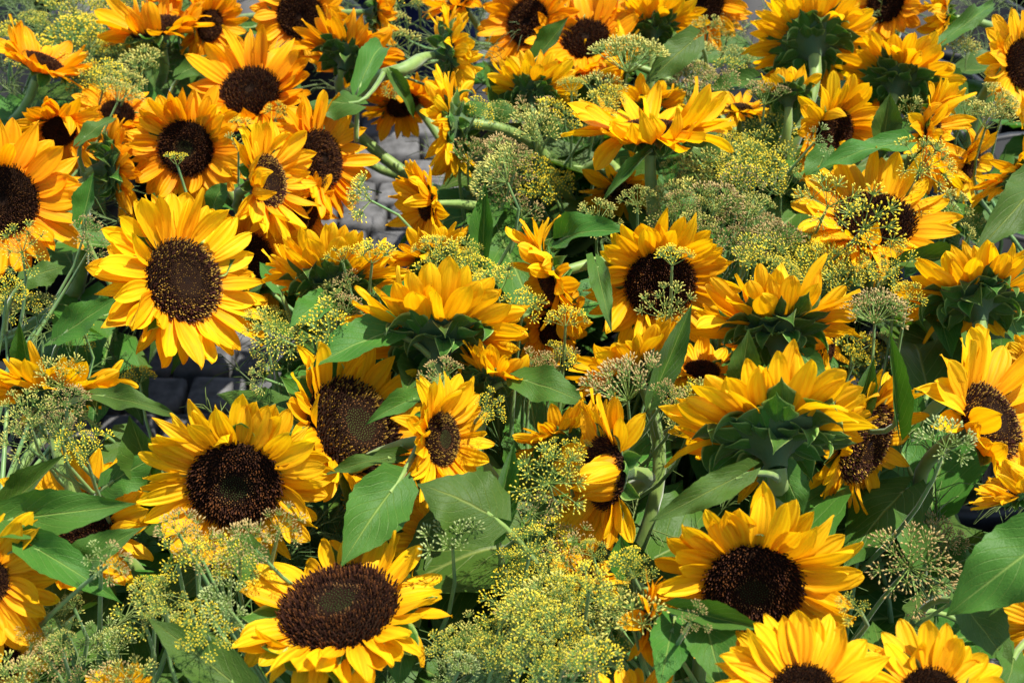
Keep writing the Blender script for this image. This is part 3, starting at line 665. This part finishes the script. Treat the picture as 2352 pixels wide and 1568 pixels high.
# leaves lower down every stem
rl = random.Random(8)
for F in FLOWERS:
    for i in range(F['lv'] + 3 + (3 if F['px'][1] < 230 else 0)):
        for _try in range(6):
            q = rl.randrange(3, len(F['pts']) - 2); s = F['pts'][q]
            a = rl.uniform(0, 6.283); ln = rl.uniform(.09, .155)
            d = Vector((math.cos(a), math.sin(a), rl.uniform(-.5, .45)))
            b = s + d * .03; t = b + d.normalized() * ln
            if t.z > CANOPY - .075 or b.z > CANOPY - .06 or t.z < .2: continue
            if inside([(1990, 1150), (2180, 1180), (2260, 1260), (2180, 1380), (2030, 1420), (1960, 1260)], *proj(t)): continue
            ok = True
            for u in (0, .33, .66, 1):
                px, py = proj(b.lerp(t, u))
                if in_gap(px, py, 42): ok = False
            if ok: break
        else: continue
        add_leaf(F, b, t, ln * rl.uniform(.5, .68), rl.choice((0, 1, 3, 5, 6)), Vector((d.x * -.3, d.y * -.3, 1)).normalized())

# ------------------------------------------------------------------ fennel
def seed_geo(v, f, p, d, ln, w, mi, idx, sides=4):
    s = len(v); a = d.cross(Vector((.2, .7, .4))).normalized(); b = d.cross(a)
    for (t, q) in ((0, .3), (.3, .95), (.68, .9), (1, .25)):
        for k in range(sides):
            an = k * 2 * math.pi / sides; v.append(p + d * ln * t + (a * math.cos(an) + b * math.sin(an)) * w * q)
    for i in range(3):
        for k in range(sides):
            k2 = (k + 1) % sides; f.append((s + i * sides + k, s + i * sides + k2, s + (i + 1) * sides + k2, s + (i + 1) * sides + k)); mi.append(idx)
    f.append(tuple(s + 3 * sides + k for k in range(sides))); mi.append(idx)
def umbellet_mesh(kind, r):
    # unit: hub at origin, florets spread over radius 1, along +Z
    v, f, mi = [], [], []; n = r.randint(14, 18) if kind in 'yl' else r.randint(10, 14)
    for i in range(n):
        q = math.sqrt((i + .5) / n); an = i * 2.4 + r.uniform(-.2, .2); th = q * (1.15 if kind in 'yl' else 1.05) + r.uniform(-.08, .08)
        d = Vector((math.sin(th) * math.cos(an), math.sin(th) * math.sin(an), math.cos(th))); L = r.uniform(.7, 1.0)
        s = len(v); v2, f2 = tube([Vector((0, 0, 0)), d * L], [.036, .026], 3, cap=False)
        v += v2; f += [tuple(j + s for j in q_) for q_ in f2]; mi += [1] * len(f2)
        if kind == 'y':
            seed_geo(v, f, d * L * .96, d, .16, .085, mi, 0)
            for k in range(4):
                e = (d + Vector((r.uniform(-1, 1), r.uniform(-1, 1), r.uniform(-.4, 1))) * .9).normalized()
                seed_geo(v, f, d * L * 1.08, e, .13, .045, mi, 0, 3)
        elif kind == 'l': seed_geo(v, f, d * L * .95, d, .24, .08, mi, 0)
        else:
            seed_geo(v, f, d * L * .9, (d + Vector((0, 0, .15))).normalized(), r.uniform(.28, .40), .085, mi, 0)
    return mesh('umbellet', v, f, [SEED[kind], FRAY], mi=mi)
ru = random.Random(9)
UM = {k: [umbellet_mesh(k, ru) for _ in range(3)] for k in 'gbylc'}
def rays_variant(n, r, flat):
    ends, v, f = [], [], []
    for i in range(n):
        q = math.sqrt((i + .6) / n) * r.uniform(.9, 1.08); an = i * 2.4 + r.uniform(-.25, .25)
        e = Vector((q * math.cos(an), q * math.sin(an), -flat * q * q + r.uniform(-.05, .05)))
        h = Vector((0, 0, -.85)); mid = h + Vector((e.x * .62, e.y * .62, .45 * (1 - .4 * q)))
        pts = bez(h, h.lerp(mid, .6), mid, e, 4)
        tube(pts, [.014] * 5, 3, v, f, False); ends.append((e, (pts[-1] - pts[-2]).normalized()))
    return mesh('rays', v, f, FRAY), ends
RV = {}
for n in (7, 10, 14, 18, 24): RV[n] = [rays_variant(n, ru, fl) for fl in (.12, .35, .6)]
FBK = BK
NUM = 0
def umbel(x, y, rpx, kind, n, label, dz=.04, alpha=None, beta=90, group=None, cat='fennel umbel', kinds=None, ul=None, stalk=None, r=None):
    global NUM; NUM += 1
    r = r or random.Random(int(x * 3 + y * 17)); c, t = at(x, y, CANOPY + dz); RR = rpx * K * t
    if alpha is None: alpha, beta = 50 + r.uniform(-22, 25), 90 + r.uniform(-40, 40)
    nrm = gaze(alpha, beta)
    a = Vector((r.uniform(-1, 1), r.uniform(-1, 1), r.uniform(-.3, .3))); a = (a - nrm * a.dot(nrm)).normalized()
    H = frame(a, nrm); H.translation = c; H = H @ Matrix.Scale(RR, 4); hub = c - nrm * RR * .85
    def cost(b):
        g = b + Vector((0, 0, BH)); q = bez(hub, hub - nrm * .09, g + Vector((0, 0, .1)), g, 6)
        return (b - Vector((c.x, c.y, .04))).length + .1 * sum(in_gap(*proj(p_), 8) for p_ in q[1:])
    b0 = min(FBK, key=cost)
    gate = b0 + Vector((r.uniform(-.09, .09), r.uniform(-.09, .09), BH)); foot = b0 + Vector((r.uniform(-.06, .06), r.uniform(-.06, .06), 0))
    rt, bi = root_at('fennel_umbel', foot); tag(rt, label, cat, group)
    if stalk:
        P = [hub] + [at(*s_)[0] for s_ in stalk] + [gate, foot]; pts = []
        for i in range(len(P) - 1):
            A = P[max(i - 1, 0)]; B = P[i]; C = P[i + 1]; D = P[min(i + 2, len(P) - 1)]
            pts += bez(B, B + (C - A) / 6, C - (D - B) / 6, C, 4)[:-1]
        pts.append(foot)
    else: pts = bez(hub, hub - nrm * .09 + Vector((0, 0, -.03)), gate + Vector((0, 0, .1)), gate, 9) + [foot]
    v, f = tube(pts, [.0013 + .0014 * min(1, i / 5) for i in range(len(pts))], 5); put('stalk', mesh('stalk', v, f, FSTEM), Matrix.Identity(4), rt, bi)
    rm, ends = RV[n][r.randrange(3)]
    put('rays', rm, H, rt, bi)
    sz = (ul or (.36 if n < 12 else .28 if n < 20 else .27))
    for (e, d) in ends:
        dd = (d + Vector((0, 0, .35))).normalized(); kk = kinds[r.randrange(len(kinds))] if kinds else kind
        M = H @ Matrix.Translation(e - dd * sz * .5) @ frame(dd.orthogonal(), dd) @ Matrix.Rotation(r.uniform(0, 6), 4, 'Z') @ Matrix.Scale(sz * r.uniform(.8, 1.15), 4)
        put('umbellet', UM[kk][r.randrange(3)], M, rt, bi)
    return rt

UMB = [
 (735, 740, 62, 'y', 10, 'bright yellow fennel umbel lying against the grey-green leaf left of centre', .07, 35, 120),
 (610, 790, 70, 'l', 14, 'pale green starry fennel umbel hanging beside the large speckled sunflower', .06, 30, 200),
 (575, 870, 40, 'g', 7, 'small green seed head above the dark lower cobble gap', .04, 60, 180),
 (1010, 832, 58, 'b', 14, 'domed tan and yellow fennel umbel below the widest back-turned sunflower', .06, 62, 95),
 (1132, 932, 44, 'y', 10, 'single yellow fennel umbel in front of a pale stem, centre', .06, 40, 30),
 (1420, 852, 92, 'b', 24, 'flat dense brown-tipped umbel in front of the side-turned petals', .08, 68, 110),
 (1265, 1095, 92, 'l', 18, 'large open yellow-green umbel with radiating rays left of the dark disc', .07, 18, 90),
 (1300, 1030, 58, 'y', 14, 'dense yellow umbel touching the disc of the sunflower facing left', .06, 45, 100),
 (1030, 1215, 70, 'c', 10, 'fennel umbel of rounded blue-green seed clusters below the heart-shaped leaf', .06, 55, 100),
 (2010, 675, 82, 'b', 24, 'mauve-brown fennel umbel on visible fanned rays beside a back-turned sunflower', .06, 80, 92),
 (2120, 1285, 105, 'b', 24, 'big pinkish-brown umbel spread over the dark gap at lower right', .03, 22, 80),
 (2185, 985, 70, 'c', 10, 'grey-green seed umbel in front of the tilted disc at right', .10, 50, 90),
 (2010, 505, 78, 'y', 10, 'starry yellow umbel lying right across the nearly black disc', .075, 15, 60),
 (1915, 435, 80, 'l', 10, 'thin starry fennel umbel above the nearly black disc', .07, 30, 90),
 (1535, 690, 66, 'g', 14, 'green seed umbel crossing the lower half of the dark disc right of centre', .07, 40, 90),
 (1545, 568, 50, 'y', 10, 'thin flat yellow umbel on an upright stalk over upper petals of that dark disc', .09, 78, 90),
 (1890, 312, 40, 'c', 7, 'small green seed sprig over the disc with folded petals', .07, 30, 40),
 (2150, 350, 82, 'l', 14, 'starry umbel covering the ragged turned sunflower at upper right', .07, 35, 60),
 (1450, 92, 88, 'g', 24, 'flat greenish umbel seen from the side over sunflower petals at the top', .07, 76, 85),
 (405, 355, 30, 'y', 7, 'tiny yellow umbel standing in front of the round disc of the orange sunflower', .06, 70, 90),
 (560, 320, 42, 'g', 7, 'small pale seed umbel between two orange sunflowers, upper left', .06, 60, 60),
 (555, 275, 30, 'y', 7, 'tiny yellow umbel on top of a thin stalk above the pale seed umbel', .06, 70, 90),
 (800, 460, 62, 'l', 10, 'pale umbel on a bent stalk lying at the left rim of the upper cobbles', .07, 75, 180),
 (780, 570, 40, 'y', 7, 'thin yellow umbel over the petals of the back-turned flower left of centre', .07, 70, 100),
 (860, 565, 50, 'y', 10, 'second thin yellow umbel over those back-turned petals, nearer the cobbles', .07, 70, 80),
 (1000, 545, 60, 'y', 14, 'bright yellow umbel standing above the dense yellow mass near the centre', .07, 65, 90),
 (320, 845, 42, 'y', 10, 'dark-shaded yellow umbel on its stalk under the large speckled sunflower', -.03, 80, 90),
 (185, 1010, 62, 'y', 14, 'yellow umbel below the left side-turned sunflower', .06, 50, 90),
 (120, 850, 66, 'g', 14, 'grey-green seed umbel over the side-turned petals at the left edge', .08, 40, 100),
 (60, 930, 60, 'g', 14, 'brownish-green seed umbel at the left edge beneath the side-turned petals', .08, 50, 80),
 (170, 905, 48, 'b', 10, 'tan seed umbel leaning right over the green cup at the left', .09, 60, 50),
 (40, 560, 70, 'l', 14, 'cream starry umbel at the left edge over a dark disc', .07, 20, 60),
 (20, 650, 42, 'y', 10, 'yellow umbel at the left edge below the big orange sunflower', .05, 50, 60),
 (200, 510, 40, 'b', 7, 'pale brown umbel beside the thick stem at the left', .04, 50, 60),
 (215, 570, 44, 'b', 7, 'second pale brown umbel just below on the same side of the thick stem', .04, 40, 20),
 (290, 195, 52, 'g', 14, 'grey seed umbel seen from below, upper left between orange flowers', .04, 80, 60),
 (245, 170, 58, 'y', 14, 'yellowish umbel above the small folded orange sunflower', .03, 50, 60),
 (470, 1450, 66, 'y', 14, 'brightest yellow umbel over the pointed leaf at the lower left', .09, 20, 60),
 (565, 1225, 72, 'b', 14, 'pale pinkish umbel rising over the lower petals of the green-eyed sunflower', .08, 60, 70),
 (655, 1200, 56, 'b', 10, 'thin tan umbel at the right of those lower petals', .08, 45, 50),
 (390, 1200, 56, 'b', 10, 'thin grey umbel at the left of those lower petals', .08, 45, 110),
 (235, 1270, 46, 'c', 7, 'small pale seed sprig in front of the folded leaf at lower left', .08, 40, 60),
 (275, 1290, 50, 'b', 7, 'cream and yellow sprig hanging beside the folded leaf at lower left', .08, 60, 20),
 (1590, 960, 50, 'g', 10, 'silvery green seed umbel left of the largest back-turned sunflower', .03, 60, 80),
 (1540, 900, 44, 'b', 10, 'brown seed umbel above the silvery one', .05, 50, 60),
 (1380, 680, 0, 'y', 10, '', 0, 0, 0),
 (1300, 715, 46, 'y', 10, 'yellow umbel below the drooping petals of the flower facing left', .05, 60, 90),
 (1205, 690, 52, 'y', 10, 'yellow umbel between the widest back-turned sunflower and the one facing left', .05, 45, 80),
 (1850, 905, 0, 'y', 10, '', 0, 0, 0),
 (1760, 200, 50, 'b', 14, 'dark mauve seed umbel left of the small half-open sunflower', .05, 60, 90),
 (1660, 180, 44, 'b', 10, 'dark dotted umbel between leaves at the top right of centre', .04, 30, 90),
 (2110, 250, 40, 'g', 10, 'yellow-green umbel right of the leaning back-turned sunflower', .05, 30, 30),
 (2240, 230, 44, 'g', 14, 'grey-green umbel left of the round dark-eyed sunflower', .03, 50, 60),
 (2215, 90, 46, 'g', 10, 'pale umbel on a green stem near the top right corner', .04, 50, 60),
 (1480, 1600, 0, 'y', 10, '', 0, 0, 0),
 (1955, 1395, 42, 'l', 7, 'small yellow umbel beside the petals of the big lower right sunflower', .07, 50, 160),
 (2255, 1345, 50, 'b', 10, 'dark-tipped umbel next to the broad leaf at lower right', .02, 50, 40),
 (1110, 330, 0, 'y', 10, '', 0, 0, 0),
 (1115, 375, 80, 'g', 18, 'green seed umbel with fanned rays right of the upper cobbles', .06, 75, 140),
 (1600, 1420, 44, 'b', 7, 'faded umbel on the thick stem of the wilted orange sunflower', .08, 30, 60),
 (1110, 250, 40, 'y', 7, 'tiny yellow umbel beside the tiered green cup at the top centre', .05, 40, 30),
 (1380, 480, 60, 'g', 14, 'green seed umbel above the broad leaf, upper middle', .04, 40, 80),
 (560, 110, 0, 'y', 10, '', 0, 0, 0),
 (640, 250, 36, 'y', 7, 'small yellow umbel under the broad orange sunflower', .02, 50, 60),
 (890, 200, 36, 'l', 7, 'small green-yellow umbel hanging under the arching stem', .0, 50, 250),
]
for u in UMB:
    if u[2]: umbel(*u[:6], dz=u[6], alpha=u[7], beta=u[8], group='fennel umbels among the sunflowers')

# dense patches, each umbel its own thing: (cx, cy, rx, ry, count, kinds, size, dz, what, keep-out ellipses)
PATCH = [
 (1310, 1440, 150, 120, 36, 'lglyb', 58, .03, 'at the lower centre'),
 (1230, 1330, 95, 80, 12, 'lyl', 56, .02, 'under the heart-shaped leaf'),
 (1090, 1500, 90, 80, 13, 'glc', 52, .0, 'right of the upturned sunflower'),
 (1260, 1210, 60, 70, 7, 'lyb', 48, .03, 'left of the left-facing sunflower'),
 (430, 1370, 130, 80, 14, 'glcy', 54, .03, 'above the pointed lower left leaf'),
 (190, 1440, 150, 90, 14, 'gbc', 50, -.01, 'in the lower left corner'),
 (500, 1270, 110, 50, 10, 'ylb', 52, .06, 'over the green-eyed sunflower'),
 (160, 1540, 180, 40, 8, 'gb', 50, -.01, 'along the bottom left edge'),
 (1180, 300, 110, 70, 12, 'bbg', 48, .03, 'right of the tiered green cup'),
 (1250, 230, 90, 60, 8, 'yg', 46, .02, 'under the top centre back-turned flower'),
 (1190, 430, 110, 60, 10, 'gyb', 48, -.01, 'beside the dark narrow leaf'),
 (1330, 200, 90, 40, 9, 'ylg', 46, .03, 'above the edge-on sunflower'),
 (1600, 430, 150, 80, 26, 'gggb', 54, .02, 'under the edge-on sunflower'),
 (1720, 510, 120, 60, 14, 'bbg', 50, .0, 'left of the almost black disc'),
 (1740, 330, 80, 110, 18, 'ylgy', 50, .02, 'left of the folded-petal sunflower'),
 (1620, 210, 60, 90, 9, 'glb', 46, .0, 'beside the broad folded leaf'),
 (1850, 590, 180, 40, 18, 'ylly', 54, .02, 'in the belt below the almost black disc'),
 (2050, 640, 50, 50, 5, 'ly', 48, .03, 'ending that belt at the right'),
 (2210, 500, 80, 50, 8, 'gc', 44, -.02, 'left of the leaf at the right edge'),
 (1990, 790, 70, 60, 8, 'ybg', 46, -.05, 'under the fanned mauve umbel'),
 (1060, 625, 70, 50, 13, 'yl', 48, .035, 'above the widest back-turned sunflower'),
 (800, 670, 60, 30, 6, 'cgb', 44, .03, 'above the grey-green leaf'),
 (650, 740, 60, 40, 5, 'lg', 46, .01, 'right of the large speckled sunflower'),
 (1270, 820, 50, 40, 6, 'yb', 46, .0, 'between two half-open sunflowers'),
 (1570, 900, 60, 40, 5, 'bgy', 44, .0, 'right of the twisted leaf'),
 (170, 60, 200, 70, 36, 'yly', 46, -.03, 'in the top left corner'),
 (260, 140, 80, 50, 10, 'yg', 44, -.01, 'left of the upturned orange sunflower'),
 (930, 30, 60, 60, 6, 'yg', 40, -.02, 'before the blue bucket at the top'),
 (1660, 90, 60, 60, 7, 'gl', 42, .0, 'among orange petals at the top'),
 (30, 700, 50, 60, 5, 'gy', 44, -.04, 'low at the left edge'),
 (200, 760, 60, 30, 3, 'y', 40, -.04, 'above the left side-turned sunflower'),
 (90, 970, 90, 50, 7, 'bg', 44, .05, 'under the left side-turned sunflower'),
 (1400, 1300, 70, 60, 8, 'yl', 48, .05, 'over the swamped sunflower'),
 (2290, 240, 50, 30, 4, 'g', 42, .04, 'under the right-edge dark-eyed sunflower'),
 (2180, 1200, 70, 50, 4, 'b', 40, -.08, 'deep in the lower right gap'),
 (760, 1290, 0, 0, 0, 'g', 40, 0, ''),
]
rp = random.Random(31)
HUE = {'y': 'yellow', 'l': 'lime-yellow', 'g': 'green-seeded', 'b': 'brown-seeded', 'c': 'blue-green'}
for (cx, cy, rx, ry, cnt, kinds, size, dz, what) in PATCH:
    placed = []; made = []
    for i in range(max(1, round(cnt * .66)) if cnt else 0):
        for _ in range(30):
            a = rp.uniform(0, 6.283); q = math.sqrt(rp.random()); x = cx + rx * q * math.cos(a); y = cy + ry * q * math.sin(a)
            if in_gap(x, y, 45): continue
            if all((x - u) ** 2 + ((y - w_) * 1.3) ** 2 > (size * .62) ** 2 for u, w_ in placed): break
        placed.append((x, y)); kd = rp.choice(kinds)
        o = umbel(x, y, size * rp.uniform(.75, 1.35), kd, rp.choice((7, 10, 10, 14)), what, dz=dz + rp.uniform(-.03, .03), group='umbels ' + what)
        vy = 'upper' if y < cy - ry * .3 else 'lower' if y > cy + ry * .3 else ''
        vx = 'left' if x < cx - rx * .3 else 'right' if x > cx + rx * .3 else ''
        made.append((x, o, HUE[kd], (vy + ' ' + vx).strip() or 'middle'))
    by = {}
    for m in made: by.setdefault(m[2:], []).append(m)
    for (hue, where), ms in by.items():
        ms.sort(key=lambda m: m[0])
        for q, m in enumerate(ms):
            pre = '' if len(ms) == 1 else ('left ', 'right ')[q] if len(ms) == 2 else ('leftmost ', 'middle ', 'rightmost ')[q] if len(ms) == 3 else ('leftmost ', 'second ', 'third ', 'fourth ', 'fifth ', 'sixth ')[q]
            m[1]['label'] = '%s%s umbel, %s part of the patch %s' % (pre, hue, where, what)

# feathery fennel leaves under the flower heads: threads nobody could count
rt_ = random.Random(4); v, f = [], []
for (n, box) in ((380, 0),):
    for i in range(n):
        x = rt_.uniform(-120, 2480); y = rt_.uniform(-60, 1640); z = CANOPY - rt_.uniform(.05, .22)
        if i > 260: x, y, z = (rt_.uniform(-60, 420) if i % 2 else rt_.uniform(400, 2400)), rt_.uniform(-80, 200), CANOPY - rt_.uniform(.02, .14)
        if in_gap(x, y, 80): continue
        c, t = at(x, y, z); ax = Vector((rt_.uniform(-1, 1), rt_.uniform(-1, 1), rt_.uniform(.0, .9))).normalized()
        L = rt_.uniform(.08, .15); b = c - ax * L * .5
        tube([b, b + ax * L * .5, b + ax * L], [.0011, .0009, .0005], 3, v, f, False)
        for k in range(26):
            s = b + ax * L * rt_.uniform(.1, 1); d = (ax + Vector((rt_.uniform(-1, 1), rt_.uniform(-1, 1), rt_.uniform(-1, 1))) * .9).normalized(); l2 = rt_.uniform(.02, .05)
            dr = Vector((0, 0, -.3 * l2))
            tube([s, s + d * l2 * .55, s + d * l2 + dr], [.0006, .0005, .0003], 3, v, f, False)
o = put('fennel_foliage', mesh('fennel_foliage', v, f, THREAD), Matrix.Identity(4))
tag(o, 'feathery dark green fennel threads filling the gaps beneath the sunflower heads', 'fennel foliage', kind='stuff')
print('umbels', NUM, 'objects', len(S.objects), 'buckets', len(BK), 'setts', nsett)
